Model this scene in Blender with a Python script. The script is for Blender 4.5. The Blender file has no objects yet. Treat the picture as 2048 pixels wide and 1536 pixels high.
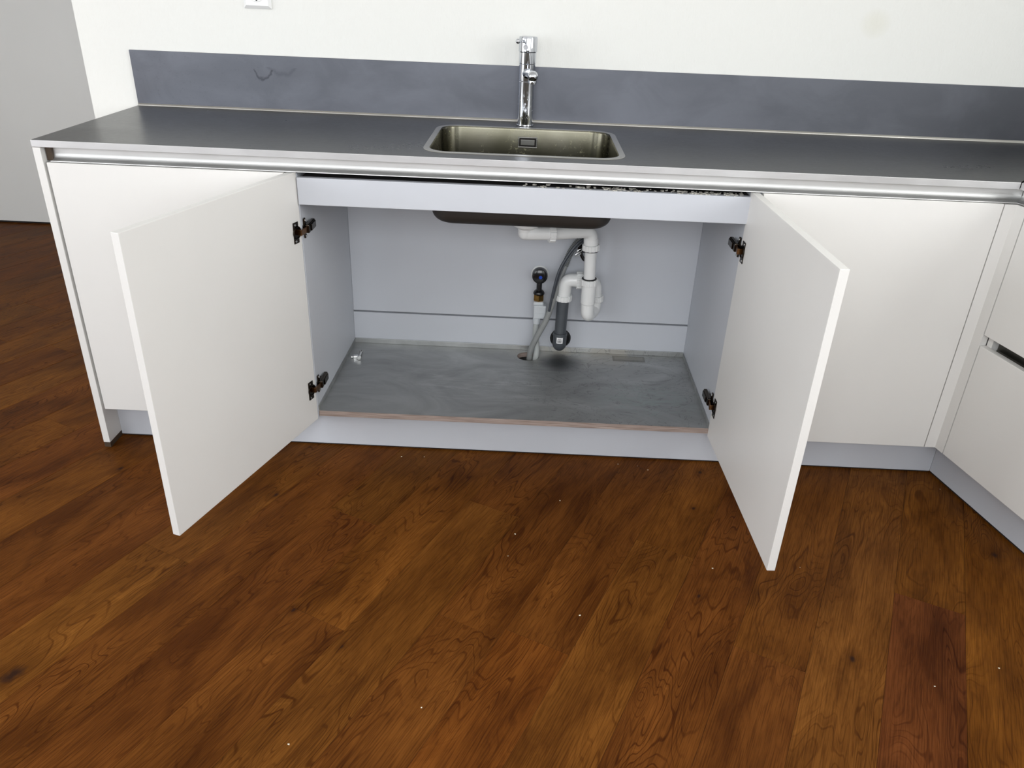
import bpy, bmesh, math, random
from mathutils import Vector, Matrix
random.seed(7)
sc = bpy.context.scene
COL = sc.collection
R = math.radians

# ------------------------------------------------------------------ camera
CAMLOC = Vector((0.6113, -1.9909, 1.3251))
def make_camera(yaw=-0.5522, pitch=-27.6515, roll=2.3611, fpx=1552.85):
    y, p, r = R(yaw), R(pitch), R(roll)
    f = Vector((math.sin(y)*math.cos(p), math.cos(y)*math.cos(p), math.sin(p)))
    rt = Vector((math.cos(y), -math.sin(y), 0)); up = rt.cross(f)
    r2 = rt*math.cos(r) + up*math.sin(r); u2 = -rt*math.sin(r) + up*math.cos(r)
    cd = bpy.data.cameras.new('camera'); co = bpy.data.objects.new('camera', cd); COL.objects.link(co)
    cd.sensor_fit = 'HORIZONTAL'; cd.sensor_width = 36; cd.lens = fpx/2048*36
    cd.clip_start = .02; cd.clip_end = 50
    M = Matrix((r2, u2, -f)).transposed().to_4x4(); M.translation = CAMLOC
    co.matrix_world = M
    sc.camera = co
make_camera()

# ------------------------------------------------------------------ world, light, exposure
sc.view_settings.view_transform = 'Standard'
sc.view_settings.look = 'None'
sc.view_settings.gamma = 1
sc.view_settings.use_curve_mapping = False
sc.view_settings.exposure = 0.08
w = bpy.data.worlds.new('sky'); sc.world = w; w.use_nodes = True
w.node_tree.nodes['Background'].inputs[0].default_value = (.80, .90, 1, 1)
w.node_tree.nodes['Background'].inputs[1].default_value = 1.0
RDIR = Vector((-.979, -.203, -.12))
RWIN = Vector((1.8534, 0, 1.76))+Vector((.203, -.979, 0))*1.75+Vector((.979, .203, 0))*.86
def area(name, loc, look, sx, sy, power, col):
    l = bpy.data.lights.new(name, 'AREA'); l.shape = 'RECTANGLE'; l.size = sx; l.size_y = sy
    l.energy = power; l.color = col
    o = bpy.data.objects.new(name, l); COL.objects.link(o); o.location = loc
    o.rotation_euler = (Vector(look)-Vector(loc)).to_track_quat('-Z', 'Y').to_euler()
# daylight coming in through the windows behind and beside the camera
area('daylight_front_left', (-2.05, -3.50, 1.60), (-1.7, 0, 1.2), 2.0, 1.6, 34, (.97, .98, 1))
area('daylight_left', (-3.52, -1.75, 1.45), (0, -1.5, 1.1), 2.2, 1.8, 62, (.97, .98, 1))
area('daylight_middle', (.60, -3.50, 1.70), (.60, 0, .7), 2.1, 1.4, 52, (.97, .98, 1))
area('daylight_front_right', (2.45, -3.50, 1.60), (2.1, 0, 1.3), 1.1, 1.7, 12, (.99, .985, .965))
area('daylight_right', tuple(RWIN), tuple(RWIN+RDIR), 1.7, 1.1, 44, (.99, .985, .965))
sc.cycles.use_denoising = True
sc.cycles.max_bounces = 8
sc.cycles.diffuse_bounces = 5
sc.cycles.sample_clamp_indirect = 6

# ------------------------------------------------------------------ materials
class NT:
    def __init__(s, name):
        s.m = bpy.data.materials.new(name); s.m.use_nodes = True
        s.t = s.m.node_tree; s.b = s.t.nodes['Principled BSDF']
    def n(s, typ, **kw):
        nd = s.t.nodes.new(typ)
        for k, v in kw.items():
            if k.startswith('i_'):
                nd.inputs[k[2:].replace('_', ' ')].default_value = v
            else: setattr(nd, k, v)
        return nd
    def l(s, a, b): s.t.links.new(a, b)
    def set(s, base=None, rough=None, metal=None, spec=None, coat=None, ior=None):
        if base is not None: s.b.inputs['Base Color'].default_value = (*base, 1)
        if rough is not None: s.b.inputs['Roughness'].default_value = rough
        if metal is not None: s.b.inputs['Metallic'].default_value = metal
        if spec is not None: s.b.inputs['Specular IOR Level'].default_value = spec
        return s
    def math(s, op, a, b=None, c=None, clamp=False):
        nd = s.n('ShaderNodeMath', operation=op, use_clamp=clamp)
        for i, v in enumerate((a, b, c)):
            if v is None: continue
            if isinstance(v, (int, float)): nd.inputs[i].default_value = v
            else: s.l(v, nd.inputs[i])
        return nd.outputs[0]
    def coords(s, scale=(1, 1, 1), kind='Object', offset=None):
        tc = s.n('ShaderNodeTexCoord'); mp = s.n('ShaderNodeMapping')
        mp.inputs['Scale'].default_value = scale
        s.l(tc.outputs[kind], mp.inputs['Vector'])
        if offset is not None: s.l(offset, mp.inputs['Location'])
        return mp.outputs[0]
    def noise(s, vec, scale=5, detail=3, rough=.5, dist=0):
        nd = s.n('ShaderNodeTexNoise'); s.l(vec, nd.inputs['Vector'])
        nd.inputs['Scale'].default_value = scale; nd.inputs['Detail'].default_value = detail
        nd.inputs['Roughness'].default_value = rough; nd.inputs['Distortion'].default_value = dist
        return nd.outputs['Fac']
    def ramp(s, fac, stops, interp='LINEAR'):
        nd = s.n('ShaderNodeValToRGB'); s.l(fac, nd.inputs[0]); cr = nd.color_ramp; cr.interpolation = interp
        while len(cr.elements) < len(stops): cr.elements.new(.5)
        for e, (p, c) in zip(cr.elements, stops):
            e.position = p; e.color = (c, c, c, 1) if isinstance(c, (int, float)) else (*c, 1)
        return nd.outputs[0]
    def mix(s, fac, a, b, mode='MIX'):
        nd = s.n('ShaderNodeMix', data_type='RGBA', blend_type=mode)
        for i, v in ((0, fac), (6, a), (7, b)):
            if isinstance(v, (int, float)): nd.inputs[i].default_value = v
            elif isinstance(v, tuple): nd.inputs[i].default_value = (*v, 1)
            else: s.l(v, nd.inputs[i])
        return nd.outputs[2]
    def bump(s, h, strength=.2, dist=.001):
        nd = s.n('ShaderNodeBump'); s.l(h, nd.inputs['Height'])
        nd.inputs['Strength'].default_value = strength; nd.inputs['Distance'].default_value = dist
        s.l(nd.outputs[0], s.b.inputs['Normal'])

def plain(name, base, rough=.5, metal=0, var=.0, vscale=6, bump=0, bscale=400, spec=None):
    k = NT(name).set(base, rough, metal, spec)
    c = k.coords()
    if var:
        f = k.noise(c, vscale, 4)
        k.l(k.mix(k.ramp(f, [(.3, 0.), (.7, 1.)]), tuple(x*(1-var) for x in base), tuple(min(1, x*(1+var)) for x in base)), k.b.inputs['Base Color'])
    k.bump(k.noise(c, bscale, 2), bump or .02, .0003)
    return k.m

M = {}
M['white_lacquer'] = plain('white_lacquer', (.72, .71, .685), .38, var=.015, vscale=3, bump=.05, bscale=700)
M['wall_plain'] = plain('wall_plain', (.80, .80, .77), .8, bump=.2, bscale=250)
M['wall_dim'] = plain('wall_dim', (.14, .125, .105), .8, bump=.2, bscale=250)  # unseen window wall, coloured dark so the chrome reflects a dim room
M['ceiling_paint'] = plain('ceiling_paint', (.85, .85, .83), .9)
M['far_panel'] = plain('far_panel', (.74, .74, .72), .6, var=.03, vscale=1.2)
M['grey_laminate'] = plain('grey_laminate', (.54, .56, .60), .45, var=.02, vscale=4, bump=.06, bscale=900)
M['dark_gap'] = plain('dark_gap', (.012, .010, .009), .9)  # near black that puts the shade of gaps and slots into the colour
M['black_plastic'] = plain('black_plastic', (.008, .008, .009), .18)
M['black_rubber'] = plain('black_rubber', (.012, .012, .013), .6)
M['pvc_white'] = plain('pvc_white', (.80, .81, .80), .28, var=.02, vscale=20)
M['pvc_grey'] = plain('pvc_grey', (.070, .078, .088), .42, var=.08, vscale=30)
M['hose_grey'] = plain('hose_grey', (.26, .27, .265), .55, var=.05, vscale=30)
M['hose_pale'] = plain('hose_pale', (.42, .44, .43), .5, var=.05, vscale=30)
M['box_grey'] = plain('box_grey', (.55, .58, .60), .4)
M['cable_dark'] = plain('cable_dark', (.05, .058, .07), .4)
M['blue_dot'] = plain('blue_dot', (.01, .06, .42), .35)
M['red_dot'] = plain('red_dot', (.45, .45, .47), .35)
M['undercoat'] = plain('undercoat', (.022, .018, .015), .55, bump=.3, bscale=300)
M['foot_brown'] = plain('foot_brown', (.055, .035, .020), .6)
M['socket_white'] = plain('socket_white', (.82, .82, .81), .25)
M['sticker_white'] = plain('sticker_white', (.85, .85, .85), .5)
M['ink_black'] = plain('ink_black', (.01, .01, .01), .5)
M['crumb'] = plain('crumb', (.75, .68, .52), .8)
M['residue'] = plain('residue', (.45, .43, .38), .8, var=.5, vscale=200)

def chrome():
    k = NT('chrome').set((.58, .60, .64), .06, 1)
    c = k.coords((1, 1, .6))
    s = k.noise(c, 120, 4, .7)
    z = k.n('ShaderNodeSeparateXYZ'); k.l(k.coords(), z.inputs[0])
    band = k.math('MULTIPLY', k.ramp(z.outputs[2], [(.01, 0.), (.03, 1.), (.08, 1.), (.11, 0.)]), k.ramp(s, [(.52, 0.), (.66, 1.)]))
    k.l(k.math('MULTIPLY_ADD', band, .35, .05), k.b.inputs['Roughness'])
    return k.m
M['chrome'] = chrome()
M['nickel_dark'] = plain('nickel_dark', (.055, .045, .035), .25, 1, var=.3, vscale=60)
M['copper_brown'] = plain('copper_brown', (.22, .11, .045), .3, 1, var=.3, vscale=80)
M['brass'] = plain('brass', (.42, .25, .08), .25, 1, var=.3, vscale=80)
M['zinc'] = plain('zinc', (.75, .75, .74), .25, 1)

def steel(name, base, rough, brush=(1, 60, 60), smear=.25, aniso=.3, smear_scale=4, smear_seed=0.):
    k = NT(name).set(base, rough, 1)
    c = k.coords(brush)
    f = k.noise(c, 14, 3, .6)
    big = k.coords((1, 1, 1.6)); g = k.noise(big, smear_scale, 6, .6, .6)
    fine = k.noise(k.coords(), 60, 3, .6)
    base2 = k.mix(k.ramp(g, [(.42, 0.), (.62, 1.)]), tuple(x*(1-smear) for x in base), base)
    base3 = k.mix(k.math('MULTIPLY', f, .25), base2, tuple(x*.7 for x in base))
    k.l(base3, k.b.inputs['Base Color'])
    r = k.math('MULTIPLY_ADD', g, .14, rough-.07); r = k.math('MULTIPLY_ADD', fine, .06, k.math('SUBTRACT', r, .03))
    k.l(r, k.b.inputs['Roughness'])
    if name == 'steel_splash':
        sep = k.n('ShaderNodeSeparateXYZ'); k.l(k.coords(), sep.inputs[0])
        wob = k.noise(k.coords(), 30, 4)
        def arc(cx, cz, r0, wd, lo, strength, b):
            dx = k.math('SUBTRACT', sep.outputs[0], cx); dz = k.math('SUBTRACT', sep.outputs[2], cz)
            rr = k.math('ADD', k.math('SQRT', k.math('ADD', k.math('MULTIPLY', dx, dx), k.math('MULTIPLY', dz, dz))), k.math('MULTIPLY_ADD', wob, .03, -.015))
            m = k.math('SUBTRACT', 1, k.math('DIVIDE', k.math('ABSOLUTE', k.math('SUBTRACT', rr, r0)), wd), clamp=True)
            m = k.math('MULTIPLY', m, k.math('LESS_THAN', dz, lo))
            return k.mix(k.math('MULTIPLY', m, strength), b, (.06, .062, .072))
        b = arc(-.835, .127, .030, .0045, -.004, .9, base3)
        b = arc(-.775, .165, .055, .0080, -.034, .35, b)
        sp = k.ramp(k.noise(k.coords(), 130, 3, .7), [(.60, 0.), (.72, 1.)])
        lef = k.ramp(k.math('ADD', sep.outputs[0], 1.25), [(.25, 1.), (.95, 0.)])
        b = k.mix(k.math('MULTIPLY', k.math('MULTIPLY', sp, lef), .3), b, (.08, .082, .09))
        k.l(b, k.b.inputs['Base Color'])
    k.bump(f, .12, .0004)
    return k.m
M['steel_top'] = steel('steel_top', (.100, .102, .101), .30, smear=.06)  # same steel as the edge, its dark reflection put into the colour
M['steel_edge'] = steel('steel_edge', (.66, .66, .66), .48, smear=.1)  # same steel as the top, its bright reflection put into the colour
M['steel_splash'] = steel('steel_splash', (.145, .151, .172), .42, smear=.16, smear_scale=5)
M['alu_profile'] = steel('alu_profile', (.68, .68, .67), .50, smear=.05)
M['alu_dark'] = steel('alu_dark', (.16, .155, .14), .35, smear=.08)

def sink_steel():
    k = NT('sink_steel').set((.45, .44, .40), .26, 1)
    c = k.coords()
    sp = k.ramp(k.noise(c, 90, 4, .75), [(.58, 0.), (.70, 1.)])
    sp2 = k.ramp(k.noise(c, 9, 3), [(.42, 0.), (.62, 1.)])
    m = k.math('MULTIPLY', sp, sp2)
    olive = k.mix(k.ramp(k.noise(c, 5, 3), [(.35, 0.), (.65, 1.)]), (.085, .081, .056), (.150, .143, .112))
    k.l(k.mix(m, olive, (.30, .29, .18)), k.b.inputs['Base Color'])
    k.l(k.math('MULTIPLY_ADD', m, .4, .24), k.b.inputs['Roughness'])
    k.bump(k.noise(k.coords((1, 60, 60)), 12, 2), .08, .0003)
    return k.m
M['sink_steel'] = sink_steel()
M['sink_rim'] = steel('sink_rim', (.50, .49, .46), .30, smear=.08)

def tray():
    k = NT('tray_aluminium').set((.3, .3, .3), .4, .85)
    c = k.coords((1, 2.2, 1))
    wipe = k.noise(k.coords((1.6, 3.0, 1)), 2.2, 7, .60, 1.2)
    blot = k.noise(k.coords((1.2, 2, 1)), 5, 5, .6, 1.2)
    sep = k.n('ShaderNodeSeparateXYZ'); k.l(k.coords(), sep.inputs[0])
    X, Y = k.math('ADD', sep.outputs[0], .6), sep.outputs[1]
    base = k.mix(k.ramp(wipe, [(.36, 0.), (.70, 1.)]), (.34, .345, .34), (.50, .51, .505))
    # chalky limescale along the back edge, right of the hose hole
    yy = k.ramp(Y, [(.36, 0.), (.47, 1.)]); xx = k.ramp(X, [(.55, 0.), (.70, 1.), (.98, 1.), (1., .0)])
    lime = k.math('MULTIPLY', k.math('MULTIPLY', yy, xx), k.ramp(blot, [(.40, 0.), (.56, 1.)]))
    base = k.mix(lime, base, (.46, .45, .42))
    # rings left by bottles: contour lines
    ct = k.math('SINE', k.math('MULTIPLY', blot, 46)); ln = k.ramp(ct, [(.93, 0.), (1., 1.)])
    rx = k.ramp(X, [(.5, 0.), (.75, 1.)])
    ln = k.math('MULTIPLY', ln, rx)
    base = k.mix(k.math('MULTIPLY', ln, .35), base, (.07, .07, .065))
    # pale greenish swirl at the front right
    cx = k.math('DIVIDE', k.math('SUBTRACT', X, 1.02), .20); cy = k.math('DIVIDE', k.math('SUBTRACT', Y, .17), .15)
    rr = k.math('ADD', k.math('MULTIPLY', cx, cx), k.math('MULTIPLY', cy, cy))
    sw = k.math('MULTIPLY', k.math('SUBTRACT', 1, rr, clamp=True), k.ramp(k.noise(k.coords((1, 2.4, 1)), 9, 5, .6, 2.5), [(.45, 0.), (.6, 1.)]))
    base = k.mix(k.math('MULTIPLY', sw, .8), base, (.40, .45, .43))
    # dark bluish blot by the hose hole
    cx = k.math('DIVIDE', k.math('SUBTRACT', X, .755), .085); cy = k.math('DIVIDE', k.math('SUBTRACT', Y, .42), .075)
    rr = k.math('ADD', k.math('MULTIPLY', cx, cx), k.math('MULTIPLY', cy, cy))
    dk = k.math('SUBTRACT', 1, rr, clamp=True)
    base = k.mix(k.math('MULTIPLY', dk, .75), base, (.055, .065, .075))
    def box_mask(x0, x1, y0, y1, f):
        a = k.math('MULTIPLY', k.math('DIVIDE', k.math('SUBTRACT', X, x0), f, clamp=True), k.math('DIVIDE', k.math('SUBTRACT', x1, X), f, clamp=True))
        b = k.math('MULTIPLY', k.math('DIVIDE', k.math('SUBTRACT', Y, y0), f, clamp=True), k.math('DIVIDE', k.math('SUBTRACT', y1, Y), f, clamp=True))
        return k.math('MULTIPLY', a, b)
    base = k.mix(k.math('MULTIPLY', box_mask(.935, 1.050, .452, .498, .002), .55), base, (.115, .105, .08))
    base = k.mix(k.math('MULTIPLY', box_mask(.940, 1.046, .464, .495, .006), .5), base, (.40, .39, .35))
    wp = k.ramp(k.noise(k.coords((3, 22, 1)), 2.2, 5, .7, .8), [(.50, 0.), (.68, 1.)])
    base = k.mix(k.math('MULTIPLY', k.math('MULTIPLY', wp, box_mask(.25, .78, .08, .44, .12)), .55), base, (.62, .63, .62))
    k.l(base, k.b.inputs['Base Color'])
    k.l(k.math('MULTIPLY_ADD', blot, .25, .36), k.b.inputs['Roughness'])
    ck = k.n('ShaderNodeTexChecker'); k.l(k.coords(), ck.inputs[0]); ck.inputs['Scale'].default_value = 420
    k.bump(ck.outputs['Fac'], .12, .0003)
    return k.m
M['tray'] = tray()

def edgeband():
    k = NT('shelf_edge').set((.3, .2, .16), .5)
    f = k.noise(k.coords((4, 1, 220)), 3, 2)
    k.l(k.ramp(f, [(.35, (.20, .145, .12)), (.6, (.42, .34, .30))]), k.b.inputs['Base Color'])
    k.bump(f, .3, .0005)
    return k.m
M['shelf_edge'] = edgeband()

def wallpaper():
    k = NT('wallpaper').set((.86, .86, .83), .75)
    a = k.coords((260, 1, 200)); 
    tc = k.n('ShaderNodeTexCoord'); mp = k.n('ShaderNodeMapping'); mp.inputs['Rotation'].default_value = (0, R(32), 0)
    mp.inputs['Scale'].default_value = (1, 1, .45)
    k.l(tc.outputs['Object'], mp.inputs[0])
    f = k.noise(mp.outputs[0], 190, 2, .5)
    g = k.noise(k.coords(), 60, 3)
    # faint greasy stain high on the right
    sep = k.n('ShaderNodeSeparateXYZ'); k.l(k.coords(), sep.inputs[0])
    cx = k.math('DIVIDE', k.math('SUBTRACT', sep.outputs[0], 1.635), .05); cz = k.math('DIVIDE', k.math('SUBTRACT', sep.outputs[2], 1.24), .045)
    rr = k.math('ADD', k.math('MULTIPLY', cx, cx), k.math('MULTIPLY', cz, cz))
    st = k.math('MULTIPLY', k.math('SUBTRACT', 1, rr, clamp=True), .35)
    k.l(k.mix(st, (.77, .77, .735), (.66, .64, .52)), k.b.inputs['Base Color'])
    k.bump(k.math('ADD', f, k.math('MULTIPLY', g, .3)), .45, .0016)
    return k.m
M['wallpaper'] = wallpaper()

KNOTS = [(-.0618, -.2054, .007), (1.0762, -.5342, .006), (.111, -.6462, .005), (-.4142, -.869, .019), (1.1265, -.1763, .006), (1.1797, .0103, .007), (-.5514, -.1118, .008), (1.3869, -.7133, .008), (1.9086, -.3216, .009), (.2474, -.7491, .004)]
def wood():
    k = NT('oiled_wood').set((.1, .05, .02), .3)
    oi = k.n('ShaderNodeObjectInfo')
    off = k.n('ShaderNodeCombineXYZ')
    k.l(k.math('MULTIPLY', oi.outputs['Random'], 57.), off.inputs[0])
    k.l(k.math('MULTIPLY', oi.outputs['Random'], 31.), off.inputs[1])
    P = k.coords((1, 1, 1), offset=off.outputs[0])
    P1 = k.n('ShaderNodeMapping'); k.l(P, P1.inputs[0]); P1.inputs['Scale'].default_value = (1.5, 7.5, 1)
    P2 = k.n('ShaderNodeMapping'); k.l(P, P2.inputs[0]); P2.inputs['Scale'].default_value = (5, 150, 1)
    P3 = k.n('ShaderNodeMapping'); k.l(P, P3.inputs[0]); P3.inputs['Scale'].default_value = (3, 9, 1)
    P4 = k.n('ShaderNodeMapping'); k.l(P, P4.inputs[0]); P4.inputs['Scale'].default_value = (1, 1.7, 0)
    # knots: sparse dark eyes that also bend the growth rings
    vo = k.n('ShaderNodeTexVoronoi'); k.l(P4.outputs[0], vo.inputs['Vector']); vo.inputs['Scale'].default_value = 3.3
    kd = vo.outputs['Distance']
    ksep = k.n('ShaderNodeSeparateColor'); k.l(vo.outputs['Color'], ksep.inputs[0])
    on = k.math('GREATER_THAN', ksep.outputs[0], .52)
    size = k.math('MULTIPLY_ADD', ksep.outputs[1], .035, .012)
    near = k.math('MULTIPLY', on, k.math('SUBTRACT', 1, k.math('DIVIDE', kd, .34), clamp=True))
    eye = k.math('MULTIPLY', on, k.math('SUBTRACT', 1, k.math('DIVIDE', kd, size), clamp=True))
    halo = k.math('MULTIPLY', on, k.math('SUBTRACT', 1, k.math('DIVIDE', kd, k.math('MULTIPLY', size, 3.2)), clamp=True))
    field = k.math('ADD', k.noise(P1.outputs[0], 1.5, 2.2, .45, .35), k.math('MULTIPLY', k.math('POWER', near, 2), .22))
    ring = k.math('SINE', k.math('MULTIPLY', field, 150))
    ring2 = k.math('SINE', k.math('MULTIPLY_ADD', field, 62, 1.3))
    amp = k.ramp(k.noise(P3.outputs[0], .7, 2), [(.40, .12), (.66, 1.)])
    lines = k.math('MULTIPLY', k.ramp(ring, [(.70, 0.), (.97, 1.)]), amp)
    bands = k.ramp(ring2, [(0., 0.), (1., 1.)])
    fine = k.noise(P2.outputs[0], 2.2, 3, .6)
    blot = k.noise(P3.outputs[0], 1.0, 5, .62, .4)
    base = k.mix(k.ramp(blot, [(.34, 0.), (.66, 1.)]), k.mix(1., oi.outputs['Color'], (.60, .54, .48), 'MULTIPLY'), k.mix(1., oi.outputs['Color'], (1.30, 1.32, 1.32), 'MULTIPLY'))
    base = k.mix(k.math('MULTIPLY', bands, .22), base, k.mix(1., base, (.60, .50, .42), 'MULTIPLY'))
    base = k.mix(k.math('MULTIPLY', lines, .80), base, k.mix(1., base, (.40, .30, .22), 'MULTIPLY'))
    base = k.mix(k.math('MULTIPLY', k.math('MULTIPLY', k.ramp(k.math('SINE', k.math('MULTIPLY_ADD', field, 125, -.9)), [(.80, 0.), (1., 1.)]), amp), .35), base, k.mix(1., base, (1.5, 1.6, 1.7), 'MULTIPLY'))
    base = k.mix(k.ramp(fine, [(.36, .75), (.56, 0.)]), base, k.mix(1., base, (.50, .45, .40), 'MULTIPLY'))
    base = k.mix(k.math('MULTIPLY', halo, .55), base, k.mix(1., base, (.40, .35, .30), 'MULTIPLY'))
    base = k.mix(k.ramp(eye, [(.0, 0.), (.35, 1.)]), base, (.006, .004, .003))
    # knots and resin pockets that can be picked out one by one in the planks
    gp_ = k.n('ShaderNodeNewGeometry')
    for (kx, ky, kr) in KNOTS:
        df = k.n('ShaderNodeVectorMath', operation='SUBTRACT'); k.l(gp_.outputs['Position'], df.inputs[0]); df.inputs[1].default_value = (kx, ky, 0)
        ro = k.n('ShaderNodeVectorRotate', rotation_type='Z_AXIS'); k.l(df.outputs[0], ro.inputs['Vector']); ro.inputs['Angle'].default_value = -R(64.55)
        sl = k.n('ShaderNodeVectorMath', operation='MULTIPLY'); k.l(ro.outputs[0], sl.inputs[0]); sl.inputs[1].default_value = (.6, 1, 0)
        ln_ = k.n('ShaderNodeVectorMath', operation='LENGTH'); k.l(sl.outputs[0], ln_.inputs[0])
        dk = k.math('ADD', ln_.outputs['Value'], k.math('MULTIPLY_ADD', k.noise(P, 60, 2), kr*.9, -kr*.45))
        base = k.mix(k.math('MULTIPLY', k.math('SUBTRACT', 1, k.math('DIVIDE', dk, kr*3.5), clamp=True), .8), base, k.mix(1., base, (.42, .36, .32), 'MULTIPLY'))
        base = k.mix(k.ramp(k.math('SUBTRACT', 1, k.math('DIVIDE', dk, kr), clamp=True), [(0., 0.), (.7, .9)]), base, (.020, .009, .006))
    k.l(base, k.b.inputs['Base Color'])
    k.l(k.math('MULTIPLY_ADD', blot, .16, .36), k.b.inputs['Roughness'])
    k.b.inputs['Specular IOR Level'].default_value = .05
    k.bump(k.math('ADD', fine, k.math('MULTIPLY', lines, -.5)), .10, .0005)
    return k.m
M['wood'] = wood()

# ------------------------------------------------------------------ mesh helpers
def new(): return bmesh.new()
def add_box(bm, x0, x1, y0, y1, z0, z1, bev=0, T=None, mi=0, seg=2):
    vs = [bm.verts.new((x, y, z)) for x in (x0, x1) for y in (y0, y1) for z in (z0, z1)]
    q = [(0, 1, 3, 2), (4, 6, 7, 5), (0, 4, 5, 1), (2, 3, 7, 6), (0, 2, 6, 4), (1, 5, 7, 3)]
    fs = [bm.faces.new([vs[i] for i in f]) for f in q]
    for f in fs: f.material_index = mi
    if bev:
        es = set(e for f in fs for e in f.edges)
        rb = bmesh.ops.bevel(bm, geom=list(es), offset=bev, segments=seg, affect='EDGES', profile=.5)
        vs = list(set([v for f in rb['faces'] for v in f.verts] + [v for v in vs if v.is_valid]))
        for f in set(f for v in vs for f in v.link_faces): f.material_index = mi
    if T is not None:
        bmesh.ops.transform(bm, matrix=T, verts=list(set(vs)))
    return vs
def frame_to(d, up=Vector((0, 0, 1))):
    d = Vector(d).normalized()
    if abs(d.dot(up)) > .99: up = Vector((1, 0, 0))
    a = d.cross(up).normalized(); b = a.cross(d).normalized()
    return a, b
def add_tube(bm, pts, rad, n=20, cap=True, mi=0, round_end=None):
    pts = [Vector(p) for p in pts]
    if isinstance(rad, (int, float)): rad = [rad]*len(pts)
    rings = []; a = None
    for i, p in enumerate(pts):
        d = (pts[min(i+1, len(pts)-1)]-pts[max(i-1, 0)])
        if d.length < 1e-9: d = pts[1]-pts[0]
        d.normalize()
        if a is None: a, b = frame_to(d)
        else:
            a = (a-d*a.dot(d)).normalized(); b = a.cross(d).normalized()
        rings.append([bm.verts.new(p+(a*math.cos(2*math.pi*j/n)+b*math.sin(2*math.pi*j/n))*rad[i]) for j in range(n)])
    for r0, r1 in zip(rings, rings[1:]):
        for j in range(n):
            f = bm.faces.new((r0[j], r0[(j+1) % n], r1[(j+1) % n], r1[j])); f.smooth = True; f.material_index = mi
    if cap:
        for rr in (rings[0], rings[-1][::-1]):
            f = bm.faces.new(rr[::-1]); f.material_index = mi
    return rings
def smooth_path(pts, k=8):
    pts = [Vector(p) for p in pts]; out = []
    for i in range(len(pts)-1):
        p0 = pts[max(i-1, 0)]; p1 = pts[i]; p2 = pts[i+1]; p3 = pts[min(i+2, len(pts)-1)]
        for j in range(k):
            t = j/k
            out.append(.5*((2*p1)+(-p0+p2)*t+(2*p0-5*p1+4*p2-p3)*t*t+(-p0+3*p1-3*p2+p3)*t**3))
    out.append(pts[-1]); return out
def round_path(pts, r=.03, k=7):
    """polyline with its corners rounded by arcs (quadratic)"""
    pts = [Vector(p) for p in pts]; out = [pts[0]]
    for i in range(1, len(pts)-1):
        a = (pts[i-1]-pts[i]); b = (pts[i+1]-pts[i]); rr = min(r, a.length*.49, b.length*.49)
        A = pts[i]+a.normalized()*rr; B = pts[i]+b.normalized()*rr
        for j in range(k+1):
            t = j/k; out.append(A*(1-t)**2+pts[i]*2*t*(1-t)+B*t*t)
    out.append(pts[-1]); return out
def add_lathe(bm, prof, loc=(0, 0, 0), axis=(0, 0, 1), n=32, mi=0, smooth=True, up=Vector((0, 0, 1))):
    """prof: list of (radius, height) along axis"""
    d = Vector(axis).normalized(); a, b = frame_to(d, up); loc = Vector(loc)
    rings = []
    for r, h in prof:
        if r < 1e-6: rings.append([bm.verts.new(loc+d*h)])
        else: rings.append([bm.verts.new(loc+d*h+(a*math.cos(2*math.pi*j/n)+b*math.sin(2*math.pi*j/n))*r) for j in range(n)])
    for r0, r1 in zip(rings, rings[1:]):
        for j in range(n):
            q = []
            for v in ((r0[j] if len(r0) > 1 else r0[0]), (r0[(j+1) % n] if len(r0) > 1 else r0[0]),
                      (r1[(j+1) % n] if len(r1) > 1 else r1[0]), (r1[j] if len(r1) > 1 else r1[0])):
                if v not in q: q.append(v)
            if len(q) > 2:
                f = bm.faces.new(q); f.smooth = smooth; f.material_index = mi
def cyl(r, h0, h1, c=.001): return [(0, h0), (r-c, h0), (r, h0+c), (r, h1-c), (r-c, h1), (0, h1)]
def ball(r, h=0, n=10): return [(r*math.sin(math.pi*i/n), h-r*math.cos(math.pi*i/n)) for i in range(n+1)]
def add_nut(bm, loc, axis, r, h, ribs=12, depth=.0022, mi=0, n=96):
    """ribbed plastic union nut"""
    d = Vector(axis).normalized(); a, b = frame_to(d); loc = Vector(loc)
    def R_(t): return r - (depth if (t*ribs) % 1.0 > .72 else 0)
    rings = []
    for hh, sc_ in ((-h/2, .80), (-h/2, .96), (-h/2+.0015, 1), (h/2-.0015, 1), (h/2, .96), (h/2, .80)):
        rings.append([bm.verts.new(loc+d*hh+(a*math.cos(2*math.pi*j/n)+b*math.sin(2*math.pi*j/n))*R_(j/n)*sc_) for j in range(n)])
    for r0, r1 in zip(rings, rings[1:]):
        for j in range(n):
            f = bm.faces.new((r0[j], r0[(j+1) % n], r1[(j+1) % n], r1[j])); f.material_index = mi
    bm.faces.new(rings[0][::-1]); bm.faces.new(rings[-1])
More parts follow.
